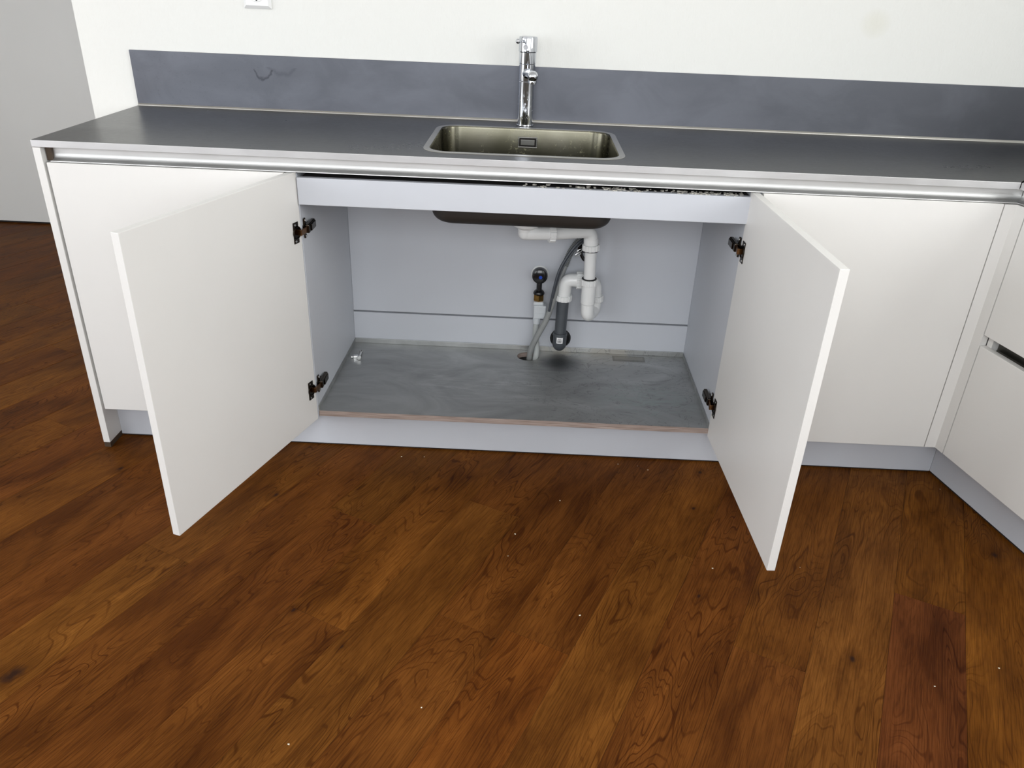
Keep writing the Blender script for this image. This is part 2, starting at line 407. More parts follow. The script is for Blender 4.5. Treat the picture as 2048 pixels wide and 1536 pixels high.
def add_prism(bm, poly, z0, z1, mi=0, inset=0, drop=0):
    lo = [bm.verts.new((x, y, z0)) for x, y in poly]
    if inset:
        n = len(poly); ins = []
        for i in range(n):
            p = Vector(poly[i]); a = (Vector(poly[i-1])-p).normalized(); b = (Vector(poly[(i+1) % n])-p).normalized()
            s = a.cross(b) if False else abs(a.x*b.y-a.y*b.x)
            ins.append(p+(a+b)*(inset/max(s, .2)))
        mid = [bm.verts.new((x, y, z1-drop)) for x, y in poly]
        hi = [bm.verts.new((p.x, p.y, z1)) for p in ins]
        lay = [lo, mid, hi]
    else:
        hi = [bm.verts.new((x, y, z1)) for x, y in poly]; lay = [lo, hi]
    n = len(poly)
    for A, B in zip(lay, lay[1:]):
        for i in range(n):
            f = bm.faces.new((A[i], A[(i+1) % n], B[(i+1) % n], B[i])); f.material_index = mi
    f = bm.faces.new(hi); f.material_index = mi
    f = bm.faces.new(lo[::-1]); f.material_index = mi
def add_extrude_x(bm, prof, x0, x1, T=None, mi=0, smooth=False):
    """closed (y,z) profile extruded along x"""
    a = [bm.verts.new((x0, y, z)) for y, z in prof]; b = [bm.verts.new((x1, y, z)) for y, z in prof]
    n = len(prof)
    for i in range(n):
        f = bm.faces.new((a[i], b[i], b[(i+1) % n], a[(i+1) % n])); f.material_index = mi; f.smooth = smooth
    bm.faces.new(a); bm.faces.new(b[::-1])
    if T is not None: bmesh.ops.transform(bm, matrix=T, verts=a+b)
def rrect(x0, x1, y0, y1, r, n=10):
    pts = []
    for cx, cy, a0 in ((x1-r, y1-r, 0), (x0+r, y1-r, 90), (x0+r, y0+r, 180), (x1-r, y0+r, 270)):
        for j in range(n+1):
            t = R(a0+90*j/n); pts.append((cx+r*math.cos(t), cy+r*math.sin(t)))
    return pts

def root_of(o):
    while o.parent: o = o.parent
    return o
def obj(name, bm, mats, parent=None, label=None, autosmooth=True, at=None):
    """links bm (world coordinates) as one mesh object; children share the origin of their thing"""
    bmesh.ops.recalc_face_normals(bm, faces=bm.faces)
    base = Vector(at) if at is not None else (root_of(parent).location.copy() if parent else Vector((0, 0, 0)))
    bmesh.ops.translate(bm, vec=-base, verts=bm.verts)
    me = bpy.data.meshes.new(name); bm.to_mesh(me); bm.free()
    fl = [p.use_smooth for p in me.polygons]
    if any(fl):
        me.set_sharp_from_angle(angle=R(27)); me.polygons.foreach_set('use_smooth', fl)
    for m in (mats if isinstance(mats, (list, tuple)) else [mats]): me.materials.append(M[m])
    o = bpy.data.objects.new(name, me); COL.objects.link(o)
    if parent: o.parent = parent
    else: o.location = base
    if label: o['label'] = label
    return o
def thing(name, label, cat, loc, group=None):
    o = bpy.data.objects.new(name, None); COL.objects.link(o); o.empty_display_size = .05
    o.location = loc; o['label'] = label; o['category'] = cat
    if group: o['group'] = group
    return o
def tag(o, label, cat, group=None):
    o['label'] = label; o['category'] = cat
    if group: o['group'] = group
    return o
def struct(name, bm, m, parent=None):
    o = obj(name, bm, m, parent)
    if not parent: o['kind'] = 'structure'
    return o

# ------------------------------------------------------------------ key dimensions
H = .9159; TH = .0175           # worktop top height and edge thickness
XL = -.6515                     # left end of the worktop
YW = .612                       # kitchen wall plane
ZD0, ZD1 = .1355, .8612         # door bottom / top
ZG = .8985                      # underside of worktop
XC = 1.8534                     # inner corner of the door fronts
BETA = R(11.71)
E_ = Vector((math.sin(BETA), -math.cos(BETA), 0))      # along the right-hand run, towards the camera
V_ = Vector((math.cos(BETA), math.sin(BETA), 0))       # into the right-hand run
O_ = Vector((XC, -.0016, 0))
TR = Matrix(((E_.x, V_.x, 0, O_.x), (E_.y, V_.y, 0, O_.y), (0, 0, 1, 0), (0, 0, 0, 1)))   # local (u, v, z)
def meet(y, v):
    """point on the horizontal plane y=const and right-run plane v=const"""
    u = (y-O_.y-V_.y*v)/E_.y
    return O_+E_*u+V_*v
PB = meet(YW, .605)             # back corner of the two walls
PF = O_+E_*3.45+V_*.605         # where the right wall meets the window wall
YF = -3.3; XLW = -3.3; YB = 2.212; CZ = 2.62

# ------------------------------------------------------------------ room shell
bm = new(); add_box(bm, -.806, PB.x+.35, YW, YW+.10, 0, CZ); struct('wall_back', bm, 'wallpaper')
bm = new(); add_box(bm, XLW-.1, PB.x+.5, YB, YB+.1, .012, CZ); far = struct('wall_far', bm, 'far_panel')
bm = new(); add_box(bm, XLW-.1, -.2, YB+.02, YB+.06, 0, .012); struct('gap_shade_far', bm, 'dark_gap')  # black strip painting the shadow in the gap under the far wall
def wall_with_window(name, a0, a1, b0, b1, w0, w1, z0, z1, T):
    bm = new()
    add_box(bm, a0, w0, b0, b1, 0, CZ, T=T); add_box(bm, w1, a1, b0, b1, 0, CZ, T=T)
    add_box(bm, w0, w1, b0, b1, 0, z0, T=T); add_box(bm, w0, w1, b0, b1, z1, CZ, T=T)
    struct(name, bm, 'wall_plain')
def window(name, w0, w1, b0, b1, z0, z1, T):
    bm = new(); t = .05; m_ = (w0+w1)/2
    add_box(bm, w0, w1, b0, b1, z0, z0+t, .003, T=T); add_box(bm, w0, w1, b0, b1, z1-t, z1, .003, T=T)
    for x in (w0, m_-t/2, w1-t): add_box(bm, x, x+t, b0, b1, z0+t, z1-t, .003, T=T)
    struct(name, bm, 'socket_white')
TL = Matrix(((0, 1, 0, XLW), (1, 0, 0, 0), (0, 0, 1, 0), (0, 0, 0, 1)))
wall_with_window('wall_left', YF-.1, YB, -.1, 0, -2.95, -.55, .55, 2.40, TL)
window('window_4', -2.95, -.55, -.08, -.03, .55, 2.40, TL)
wall_with_window('wall_right', -.62, 3.5, .605, .705, .85, 2.65, 1.15, 2.35, TR)
window('window_5', .85, 2.65, .635, .685, 1.15, 2.35, TR)
bm = new()
wins = ((-3.1, -1.0, .78, 2.45), (-.45, 1.65, .95, 2.45), (1.9, 3.0, .75, 2.45))
xs = [XLW-.1] + [v for w_ in wins for v in w_[:2]] + [PF.x+.3]
for i in range(0, len(xs), 2): add_box(bm, xs[i], xs[i+1], YF-.12, YF, 0, CZ)
for a_, b_, WZ0, WZ1 in wins:
    add_box(bm, a_, b_, YF-.12, YF, 0, WZ0); add_box(bm, a_, b_, YF-.12, YF, WZ1, CZ)
struct('wall_front', bm, 'wall_dim')
for i, (a_, b_, WZ0, WZ1) in enumerate(wins):
    bm = new(); t = .05; m_ = (a_+b_)/2
    add_box(bm, a_, b_, YF-.09, YF-.03, WZ0, WZ0+t, .003); add_box(bm, a_, b_, YF-.09, YF-.03, WZ1-t, WZ1, .003)
    for x in (a_, m_-t/2, b_-t): add_box(bm, x, x+t, YF-.09, YF-.03, WZ0+t, WZ1-t, .003)
    struct('window_%d' % (i+1), bm, 'socket_white')
bm = new(); add_box(bm, XLW-.1, PF.x+.3, YF-.12, YB+.1, CZ, CZ+.08); struct('ceiling', bm, 'ceiling_paint')

# floor of individual planks laid at an angle
floor = bpy.data.objects.new('floor', None); COL.objects.link(floor); floor['kind'] = 'structure'
bm = new(); add_box(bm, XLW-.1, PF.x+.3, YF-.12, YB+.1, -.04, -.0135); sub = obj('subfloor', bm, 'dark_gap', floor)
TH_P = R(64.55); cT, sT = math.cos(TH_P), math.sin(TH_P); PW = .1585; PL = 1.83
room = [(XLW, YF), (PF.x+.1, YF), (PF.x+.1, YB+.015), (XLW, YB+.015)]
def clip(poly, rect):
    x0, y0 = rect[0]; x1, y1 = rect[2]
    for ax, lim, sg in ((0, x0, 1), (0, x1, -1), (1, y0, 1), (1, y1, -1)):
        out = []
        for i in range(len(poly)):
            a, b = poly[i-1], poly[i]; da, db = (a[ax]-lim)*sg, (b[ax]-lim)*sg
            if (da < 0) != (db < 0):
                t = da/(da-db); out.append((a[0]+(b[0]-a[0])*t, a[1]+(b[1]-a[1])*t))
            if db >= 0: out.append(b)
        poly = out
        if len(poly) < 3: return []
    return poly
ends = {-1: .236, -3: -.139, -6: -.347, -9: -.53, -8: .04, -5: .111, -2: .90, 0: 1.1}
PAL = [(.150, .062, .0165), (.158, .068, .018), (.140, .056, .0155), (.154, .064, .0160), (.138, .053, .015), (.160, .070, .018), (.146, .058, .016)]
SPEC = {(-1, 0): (.170, .072, .016), (-1, -1): (.125, .045, .018), (0, 0): (.178, .073, .014), (0, -1): (.178, .075, .015),
        (-2, 0): (.175, .077, .022), (-2, -1): (.172, .076, .022), (-2, -2): (.150, .06, .016), (-3, 0): (.160, .066, .017), (-3, -1): (.145, .057, .017), (-6, -1): (.165, .062, .016)}
def shoelace(p): return abs(sum(p[i-1][0]*p[i][1]-p[i][0]*p[i-1][1] for i in range(len(p))))/2
corners = [(x, y) for x, y in room]
S = [x*sT-y*cT for x, y in corners]; Tt = [x*cT+y*sT for x, y in corners]
cache = {}; G = .00022
for kk in range(int((min(S)-1.788)/PW)-1, int((max(S)-1.788)/PW)+2):
    s0 = 1.788+kk*PW
    rnd = random.Random(kk*13+5); t0 = ends.get(kk, rnd.uniform(0, PL))
    n0 = int((min(Tt)-t0)/PL)-1
    for j in range(n0, int((max(Tt)-t0)/PL)+2):
        ta = t0+j*PL; loc = [(ta+G, s0+G), (ta+PL-G, s0+G), (ta+PL-G, s0+PW-G), (ta+G, s0+PW-G)]
        wp = [(t*cT+s*sT, t*sT-s*cT) for t, s in loc]
        cp = clip(wp, room)
        if len(cp) < 3 or shoelace(cp) < .0004: continue
        O = (ta*cT+s0*sT, ta*sT-s0*cT)
        lp = [((x-O[0])*cT+(y-O[1])*sT, (x-O[0])*sT-(y-O[1])*cT) for x, y in cp]
        lp = [(a, -b) for a, b in lp]      # local frame: x along the plank, y = -s
        full = abs(shoelace(cp)-(PL-2*G)*(PW-2*G)) < 1e-6
        key = 'full' if full else (kk, j)
        if key not in cache:
            bm = new(); add_prism(bm, lp, -.013, 0, inset=.0009, drop=.0005)
            bmesh.ops.recalc_face_normals(bm, faces=bm.faces)
            me = bpy.data.meshes.new('plank'); bm.to_mesh(me); bm.free(); me.materials.append(M['wood']); cache[key] = me
        o = bpy.data.objects.new('plank', cache[key]); COL.objects.link(o); o.parent = floor
        o.location = (O[0], O[1], random.uniform(-.00025, 0)); o.rotation_euler = (0, 0, TH_P)
        c_ = SPEC.get((kk, j)) or rnd.choice(PAL)
        f_ = rnd.uniform(.93, 1.07); o.color = (c_[0]*f_*.84, c_[1]*f_*.71, c_[2]*f_*.46, 1)

# ------------------------------------------------------------------ sink cabinet
IX0, IX1, IYB = .0232, 1.1860, .5151
ZS = .1529; ZSB = .1337
cab = thing('sink_cabinet', 'open sink cabinet with both white doors swung out and grey interior', 'cabinet', (.6, .0, 0))
def side_profile(y0=.0195):
    return [(y0, .128), (.585, .128), (.585, ZG-.004), (.0300, ZG-.004), (.0300, .8565), (y0, .8565)]
bm = new(); add_extrude_x(bm, side_profile(), -.0035, IX0)
for v in bm.verts:
    if v.co.x > 0: v.co.x = .0150+(v.co.y-.02)*.0152
obj('side_panel', bm, 'grey_laminate', cab)
bm = new()
Tsk = Matrix.Identity(4)
add_extrude_x(bm, side_profile(), IX1, 1.2045)
for v in bm.verts:      # the right panel stands a touch out of square
    if v.co.x < 1.19: v.co.x += (v.co.y-.02)*.0085
    if v.co.x >= 1.2045-.0001: v.co.x = 1.2045
obj('side_panel', bm, 'grey_laminate', cab)
def plate_with_hole(bm, outer, hole, z0, z1):
    """flat plate with a polygonal hole"""
    L = []
    for z in (z1, z0):
        vo = [bm.verts.new((x, y, z)) for x, y in outer]; vh = [bm.verts.new((x, y, z)) for x, y in hole]
        es = [bm.edges.new((l[i-1], l[i])) for l in (vo, vh) for i in range(len(l))]
        bmesh.ops.triangle_fill(bm, edges=es, use_beauty=True)
        L.append((vo, vh))
    for A, B in ((L[0][0], L[1][0]), (L[0][1], L[1][1])):
        for i in range(len(A)): bm.faces.new((A[i-1], A[i], B[i], B[i-1]))
def ellipse(cx, cy, rx, ry, n=48): return [(cx+rx*math.cos(2*math.pi*j/n), cy+ry*math.sin(2*math.pi*j/n)) for j in range(n)]
def rect4(x0, x1, y0, y1): return [(x0, y0), (x1, y0), (x1, y1), (x0, y1)]
bm = new(); add_box(bm, IX0, 1.1900, IYB+.003, IYB+.013, .2745, ZG-.02, .0005)
obj('back_panel', bm, 'grey_laminate', cab)
bm = new(); plate_with_hole(bm, rect4(IX0, 1.19, ZS, .2695), ellipse(.751, .203, .0365, .0365), -IYB-.016, -IYB)
bmesh.ops.transform(bm, matrix=Matrix(((1, 0, 0, 0), (0, 0, -1, 0), (0, 1, 0, 0), (0, 0, 0, 1))), verts=bm.verts)
obj('back_rail', bm, 'grey_laminate', cab)
bm = new(); add_box(bm, IX0, 1.19, IYB+.017, IYB+.022, .13, .30); obj('back_gap', bm, 'dark_gap', cab)
# bottom board with the round hose hole, its ribbed brown front edge and the aluminium tray
HX, HY = .6400, .4600
bm = new(); plate_with_hole(bm, rect4(.0165, 1.1858, .0205, IYB-.001), ellipse(HX, HY, .040, .036), ZSB, ZS-.0012)
obj('bottom_board', bm, 'shelf_edge', cab, label='bottom board with a ribbed brown front edge')
bm = new(); plate_with_hole(bm, [(.0155, .0200), (1.1857, .0200), (1.1890, IYB-.0015), (IX0, IYB-.0015)], ellipse(HX, HY, .0385, .0345), ZS-.0012, ZS)
add_box(bm, IX0+.0005, 1.1888, IYB-.0045, IYB-.0005, ZS, ZS+.0175, .0008)
vs = add_box(bm, .0155, .0180, .021, IYB-.004, ZS, ZS+.0150)
for v in vs: v.co.x += (v.co.y-.02)*.0145
v0 = len(bm.verts); vs = add_box(bm, 1.1832, 1.1852, .021, IYB-.004, ZS, ZS+.0150)
for v in vs: v.co.x += (v.co.y-.02)*.0080
obj('drip_tray', bm, 'tray', cab, label='scratched and stained aluminium drip tray')
bm = new(); add_box(bm, .0153, 1.1858, .0084, .0264, .7775, .8480, .0012); obj('front_rail', bm, 'grey_laminate', cab)
bm = new(); add_box(bm, IX0, 1.1858, .034, .09, .835, .8465); obj('gap_shade_rail', bm, 'dark_gap', cab)  # near-black filler painting the shade in the gap above the front rail
# whitish flakes of old glue on the rail
bm = new(); rg = random.Random(3)
for i in range(170):
    x = rg.choice((rg.uniform(.60, 1.17), rg.gauss(1.08, .06), rg.gauss(.86, .05)))
    if not .56 < x < 1.175: continue
    y = rg.uniform(.012, .05); s_ = rg.uniform(.0006, .0030)
    vv = add_box(bm, x-s_*rg.uniform(1, 2.2), x+s_*rg.uniform(1, 2.2), y-s_, y+s_, .8465, .8478+s_*.8)
    for v in set(vv): v.co += Vector((rg.uniform(-1, 1), rg.uniform(-1, 1), rg.uniform(-.3, .3)))*s_*.7
o = obj('glue_flakes', bm, 'residue', cab); o['kind'] = 'stuff'

def make_door(parent, hx, hy, theta, side, z0, z1, wd=.5985, td=.0192):
    """open door; inner face starts at the hinge corner (hx, hy); side -1 = left door, +1 = right door"""
    T_ = R(theta); d = Vector((-side*math.cos(T_), -math.sin(T_), 0)); n = Vector((side*math.sin(T_), -math.cos(T_), 0))
    T = Matrix(((d.x, n.x, 0, hx), (d.y, n.y, 0, hy), (0, 0, 1, 0), (0, 0, 0, 1)))     # local (along, outwards, z)
    bm = new(); add_box(bm, 0, wd, 0, td, z0, z1, .0009, T=T)
    door = obj('door', bm, 'white_lacquer', parent)
    for zc in (.7065, .2350):
        bm = new()
        # cup flange let into the door
        fl = [(.0125, -.0285), (.0355, -.0285), (.0355, .0285), (.0125, .0285)]
        add_box(bm, .0135, .0365, -.0022, -.0001, zc-.0285, zc+.0285, .0008, T=T, mi=0)
        k = T @ Vector((.0215, -.0022, zc)); nn = -n
        add_lathe(bm, [(.0172, -.001), (.0172, .0012), (.0150, .0020), (.0135, -.0004), (0, -.0004)], k, nn, 28, mi=0)
        for dz in (-.022, .022):
            kk_ = T @ Vector((.029, -.0022, zc+dz)); add_lathe(bm, [(.0030, 0), (.0030, .0010), (.0012, .0013), (0, .0006)], kk_, nn, 12, mi=2)
        # link arm from the cup to the mounting block on the side panel
        A = T @ Vector((.019, -.003, zc-.001)); B = Vector((hx-side*-.0 , hy, 0))
        xs_ = .0158 if side < 0 else 1.1855
        s2 = 1 if side < 0 else -1
        P1 = Vector((A.x, A.y, zc)); P2 = P1 + (-n)*.010; P3 = Vector((xs_+s2*.010, .030, zc+.001)); P4 = Vector((xs_+s2*.011, .048, zc+.002))
        pth = [P1, P2, P3, P4]
        for a_, b_ in zip(pth, pth[1:]):
            dd = (b_-a_); L = dd.length; dd.normalize(); sd = Vector((-dd.y, dd.x, 0)).normalized()
            TT = Matrix(((dd.x, sd.x, 0, a_.x), (dd.y, sd.y, 0, a_.y), (0, 0, 1, zc), (0, 0, 0, 1)))
            add_box(bm, -.001, L+.001, -.0018, .0018, -.0075, .0075, .0006, T=TT, mi=1)
        # mounting arm along the side panel, its cover and the winged base plate
        x_a, x_b = sorted((xs_+s2*.0045, xs_+s2*.0165))
        add_box(bm, x_a, x_b, .028, .094, zc-.0115, zc+.0125, .0032, mi=0)
        x_a, x_b = sorted((xs_+s2*.0165, xs_+s2*.0195))
        add_box(bm, x_a, x_b, .045, .088, zc-.0085, zc+.0095, .0014, mi=0)
        x_a, x_b = sorted((xs_, xs_+s2*.0045))
        add_box(bm, x_a, x_b, .024, .066, zc-.0150, zc+.0110, .0010, mi=0)
        add_box(bm, x_a, x_b, .030, .042, zc-.0260, zc+.0280, .0015, mi=0)
        for dz in (-.020, .022):
            add_lathe(bm, [(.0040, 0), (.0040, .0020), (.0016, .0026), (0, .0016)], Vector((xs_+s2*.0045, .036, zc+dz)), (s2, 0, 0), 14, mi=2)
        obj('hinge', bm, ['nickel_dark', 'copper_brown', 'zinc'], door)
    return door
make_door(cab, .0136, .0150, 108.04, -1, .1270, .8606, .5994)
make_door(cab, 1.1837, .0185, 92.15, 1, .1270, .8606, .5972)

# ------------------------------------------------------------------ left and right closed cabinets
def body(bm, x0, x1):
    add_extrude_x(bm, side_profile(.0215), x0, x0+.018); add_extrude_x(bm, side_profile(.0215), x1-.018, x1)
    add_box(bm, x0+.018, x1-.018, .0215, .585, .128, .146); add_box(bm, x0+.018, x1-.018, .577, .585, .146, ZG-.004)
    add_box(bm, x0+.018, x1-.018, .0335, .10, .830, .848)
cl = thing('base_cabinet', 'closed white base cabinet at the left end, partly behind the open door', 'cabinet', (-.31, 0, 0))
bm = new(); body(bm, -.6265, -.0040); obj('body', bm, 'grey_laminate', cl)
bm = new(); add_box(bm, -.6229, -.0145, -.0010, .0180, ZD0, ZD1-.0005, .0009); obj('door', bm, 'white_lacquer', cl)
cr = thing('base_cabinet', 'closed white base cabinet right of the open sink cabinet, beside the corner', 'cabinet', (1.53, 0, 0))
bm = new(); body(bm, 1.2055, 1.8195); obj('body', bm, 'grey_laminate', cr)
bm = new(); add_box(bm, 1.2125, 1.8203, -.0016, .0176, ZD0-.0002, ZD1, .0009); obj('door', bm, 'white_lacquer', cr)

# corner post: two narrow white strips meeting in the inner corner
cp = thing('corner_filler', 'narrow white corner strip between right base cabinet and drawers', 'filler panel', (1.84, .02, 0))
bm = new(); P_ = meet(.0176, .0176)
add_prism(bm, [(1.8226, -.0016), (XC, -.0016), (P_.x, .0176), (1.8226, .0176)], ZD0, ZD1-.001); obj('strip', bm, 'white_lacquer', cp)
bm = new(); a_ = O_+E_*.0322; b_ = a_+V_*.0192; c_ = P_
add_prism(bm, [(XC, -.0016), (a_.x, a_.y), (b_.x, b_.y), (c_.x, c_.y)], ZD0, ZD1-.001); obj('strip', bm, 'white_lacquer', cp)

# drawer cabinet of the right-hand run
dc = thing('drawer_cabinet', 'white drawer cabinet on the right with a dark recessed grip', 'cabinet', tuple(O_+E_*.5+V_*.3))
UD = 1.18
bm = new()
add_extrude_x(bm, [(y if y < .5 else .56, z) for y, z in side_profile(.0215)], .034, .052, T=TR); add_extrude_x(bm, [(y if y < .5 else .56, z) for y, z in side_profile(.0215)], UD-.018, UD, T=TR)
add_box(bm, .052, UD-.018, .0215, .56, .128, .146, T=TR); add_box(bm, .052, UD-.018, .55, .56, .146, ZG-.004, T=TR)
obj('body', bm, 'white_lacquer', dc)
for z0, z1 in ((.5155, ZD1), (ZD0, .4837)):
    bm = new(); add_box(bm, .0350, UD, 0, .0192, z0, z1, .0009, T=TR); obj('drawer_front', bm, 'white_lacquer', dc)
bm = new()
prof = [(.0200, .470), (.0200, .4740), (.036, .4740), (.040, .478), (.040, .530), (.0385, .5355), (.022, .5355), (.022, .5375), (.042, .5375), (.042, .470)]
add_extrude_x(bm, prof, .0535, UD-.019, T=TR); obj('grip_channel', bm, 'alu_dark', dc, label='dark recessed grip channel')
bm = new(); add_box(bm, .0352, .0530, .0195, .0208, .480, .522, T=TR); obj('cover_strip', bm, 'white_lacquer', dc)

# ------------------------------------------------------------------ end panel with rubber foot
ep = thing('end_panel', 'tall white end panel closing the left side of the kitchen run', 'panel', (-.641, .3, 0))
bm = new(); add_box(bm, XL+.0005, XL+.0203, -.0008, .602, .0172, ZG-.0008, .0008); obj('panel', bm, 'white_lacquer', ep)
bm = new(); add_box(bm, XL+.0008, XL+.0200, 0, .600, 0, .0172, .0004); obj('foot_strip', bm, 'foot_brown', ep, label='dark brown foot strip')

# ------------------------------------------------------------------ plinths
YP = .0717; PC = meet(YP, .0668)
pl = thing('plinth', 'long grey plinth under the doors of the sink run', 'plinth', (.6, YP, 0))
bm = new(); add_box(bm, -.6308, PC.x, YP, YP+.0155, .0055, .1278, .0006); obj('board', bm, 'grey_laminate', pl)
bm = new(); add_box(bm, -.628, PC.x-.002, YP+.004, YP+.010, 0, .0055); obj('gap_shade', bm, 'dark_gap', pl)  # near-black strip standing in for the shade under the plinth
pr = thing('plinth', 'grey plinth under the drawer cabinet at the right edge', 'plinth', tuple(O_+E_*.5+V_*.0668))
u0 = (PC-O_).dot(E_)
bm = new(); add_box(bm, u0, UD, .0668, .0823, .0070, .1335, .0006, T=TR); obj('board', bm, 'grey_laminate', pr)
bm = new(); add_box(bm, u0+.002, UD, .071, .077, 0, .0070, T=TR); obj('gap_shade', bm, 'dark_gap', pr)  # dark stand-in for the shaded gap below the drawer plinth

# ------------------------------------------------------------------ grip profiles under the worktop
def gola(z_top=ZG-.0004):
    z0 = ZD1+.0012; r = .0150; p = [(.0030, z0+.0006), (.0034, z0+.0022)]
    for i in range(9):
        a = R(90*i/8); p.append((.0255-r+r*math.sin(a), z0+.0022+r-r*math.cos(a)))
    p.append((.0255, z_top)); p.append((.0275, z_top))
    for i in range(9):
        a = R(90-90*i/8); p.append((.0275-r+r*math.sin(a), z0+.0004+r-r*math.cos(a)))
    p.append((.0040, z0))
    return p
CG = meet(.0275, .0275)
gp = thing('grip_profile', 'long brushed metal grip channel under the front edge of the sink worktop', 'profile', (.6, .03, .87))
bm = new(); add_extrude_x(bm, gola(), -.6135, CG.x-.003); obj('profile', bm, 'alu_profile', gp)
bm = new(); add_box(bm, -.6290, -.6137, .0165, .0278, ZD1+.0016, ZG-.0006, .0004); obj('end_cap', bm, 'foot_brown', gp, label='brown end cap')
gr_ = thing('grip_profile', 'metal grip channel under the worktop above the right drawers', 'profile', tuple(O_+E_*.5+V_*.03))
bm = new(); add_extrude_x(bm, gola(), (CG-O_).dot(E_)+.001, UD, T=TR); obj('profile', bm, 'alu_profile', gr_)

# ------------------------------------------------------------------ worktops
SX0, SX1, SY0, SY1 = .3450, .8505, .0715, .4742
PI0 = Vector((1.8463, 0, 0)); vfr = (PI0-O_).dot(V_)
PI0 = meet(0, vfr)
PBk = meet(YW-.0005, .6045)
wt = thing('worktop', 'long brushed steel worktop with the sink set into it', 'worktop', (.6, .3, ZG))
bm = new()
hole = rrect(SX0-.008, SX1+.008, SY0-.008, SY1+.008, .062)
outer = [(XL, .002), (PI0.x-.0012, .002), (PBk.x-.001, YW-.001), (XL, YW-.001)]
plate_with_hole(bm, outer, hole, ZG, H)
obj('top', bm, 'steel_top', wt)
bm = new(); add_box(bm, XL-.0003, PI0.x-.0010, -.0004, .0020, ZG, H-.0001, .0007); obj('front_edge', bm, 'steel_edge', wt, label='bright brushed front edge')
wr = thing('worktop', 'short piece of steel worktop over the drawers, cut off by the right edge', 'worktop', tuple(O_+E_*.5+V_*.3+Vector((0, 0, ZG))))
bm = new(); q0 = PI0+V_*.002+E_*.0006; q1 = O_+E_*1.2+V_*(vfr+.002); q2 = O_+E_*1.2+V_*.604
add_prism(bm, [(q0.x, q0.y), (q1.x, q1.y), (q2.x, q2.y), (PBk.x, PBk.y-.001)], ZG, H); obj('top', bm, 'steel_top', wr)
bm = new(); add_box(bm, (PI0-O_).dot(E_)+.0012, 1.2, vfr-.0004, vfr+.0020, ZG, H-.0001, .0007, T=TR); obj('front_edge', bm, 'steel_edge', wr)

# backsplash
bs = thing('backsplash', 'dark grey metal backsplash strip along the wall behind the worktop', 'backsplash', (.6, .608, H))
bm = new(); add_box(bm, XL-.0009, PBk.x-.002, .6044, YW-.0003, H+.0005, 1.0802, .0006); obj('panel', bm, 'steel_splash', bs)
bm = new()
add_extrude_x(bm, [(.6043, H+.0002), (.6043, H+.0066), (.6028, H+.0066), (.5995, H+.0028), (.5985, H+.0002)], XL+.0003, PBk.x-.006)
obj('sealant_strip', bm, 'sink_rim', bs, label='pale strip sealing the joint')

# ------------------------------------------------------------------ sink
sk = thing('sink', 'rectangular stainless steel sink bowl with rounded corners in the worktop', 'sink', (.598, .273, H))
def loft(bm, secs, mi=0, cap=True):
    L = [[bm.verts.new((x, y, z)) for x, y in pts] for pts, z in secs]
    for A, B in zip(L, L[1:]):
        n = len(A)
        for i in range(n):
            f = bm.faces.new((A[i], A[(i+1) % n], B[(i+1) % n], B[i])); f.smooth = True; f.material_index = mi
    if cap: bm.faces.new(L[-1])
def bowl_secs(e, zb, rb):
    """sections from the top inner edge down; e grows the bowl outwards"""
    out = []
    x0, x1, y0, y1 = SX0-e, SX1+e, SY0-e, SY1+e; r = .056+e
    out.append((rrect(x0, x1, y0, y1, r), H+.0012))
    out.append((rrect(x0+.0012, x1-.0012, y0+.0012, y1-.0012, r), H-.0015))
    zt = zb+rb; dr = .007
    out.append((rrect(x0+.002, x1-.002, y0+.002, y1-.002, r), H-.006))
    out.append((rrect(x0+dr, x1-dr, y0+dr, y1-dr, r-.002), zt))
    for i in range(1, 7):
        a = R(90*i/6); k = dr+rb*(1-math.cos(a))
        out.append((rrect(x0+k, x1-k, y0+k, y1-k, max(r-k*.6, .012)), zt-rb*math.sin(a)))
    return out
bm = new(); secs = bowl_secs(0, .7215, .034)
# the rear wall opening for the overflow is covered by its own frame
loft(bm, secs, cap=False)
# floor of the bowl with the drain hole
last = [v for v in bm.verts if abs(v.co.z-secs[-1][1]) < 1e-5]
n = len(secs[-1][0]); cxs, cys = .607, .290
ringv = last[-n:]
inner = []
for v in ringv:
    d_ = Vector((v.co.x-cxs, v.co.y-cys)).normalized(); inner.append(bm.verts.new((cxs+d_.x*.045, cys+d_.y*.045, .7195)))
for i in range(n):
    f = bm.faces.new((ringv[i], ringv[(i+1) % n], inner[(i+1) % n], inner[i])); f.smooth = True
obj('bowl', bm, 'sink_steel', sk)
bm = new(); add_lathe(bm, [(.046, .0002), (.044, .0012), (.036, -.0015), (.033, -.0035), (.012, -.004), (0, -.0025)], (cxs, cys, .7198), (0, 0, 1), 40)
obj('drain_strainer', bm, 'chrome', sk)
bm = new()
A = [(p, H+.0003) for p in (rrect(SX0-.0160, SX1+.0160, SY0-.0165, SY1+.0165, .060),)]
ro = rrect(SX0-.0160, SX1+.0160, SY0-.0165, SY1+.0165, .070); rm = rrect(SX0-.0152, SX1+.0152, SY0-.0157, SY1+.0157, .0695); ri = rrect(SX0+.0004, SX1-.0004, SY0+.0004, SY1-.0004, .056)
loft(bm, [(ri, H-.0006), (ri, H+.0014), (rm, H+.0010), (ro, H+.0002)], cap=False)
obj('rim', bm, 'sink_rim', sk)
bm = new(); loft(bm, bowl_secs(.0022, .7175, .036)[2:]); obj('underside_coating', bm, 'undercoat', sk, label='dark brown sound-damping coating under the bowl')
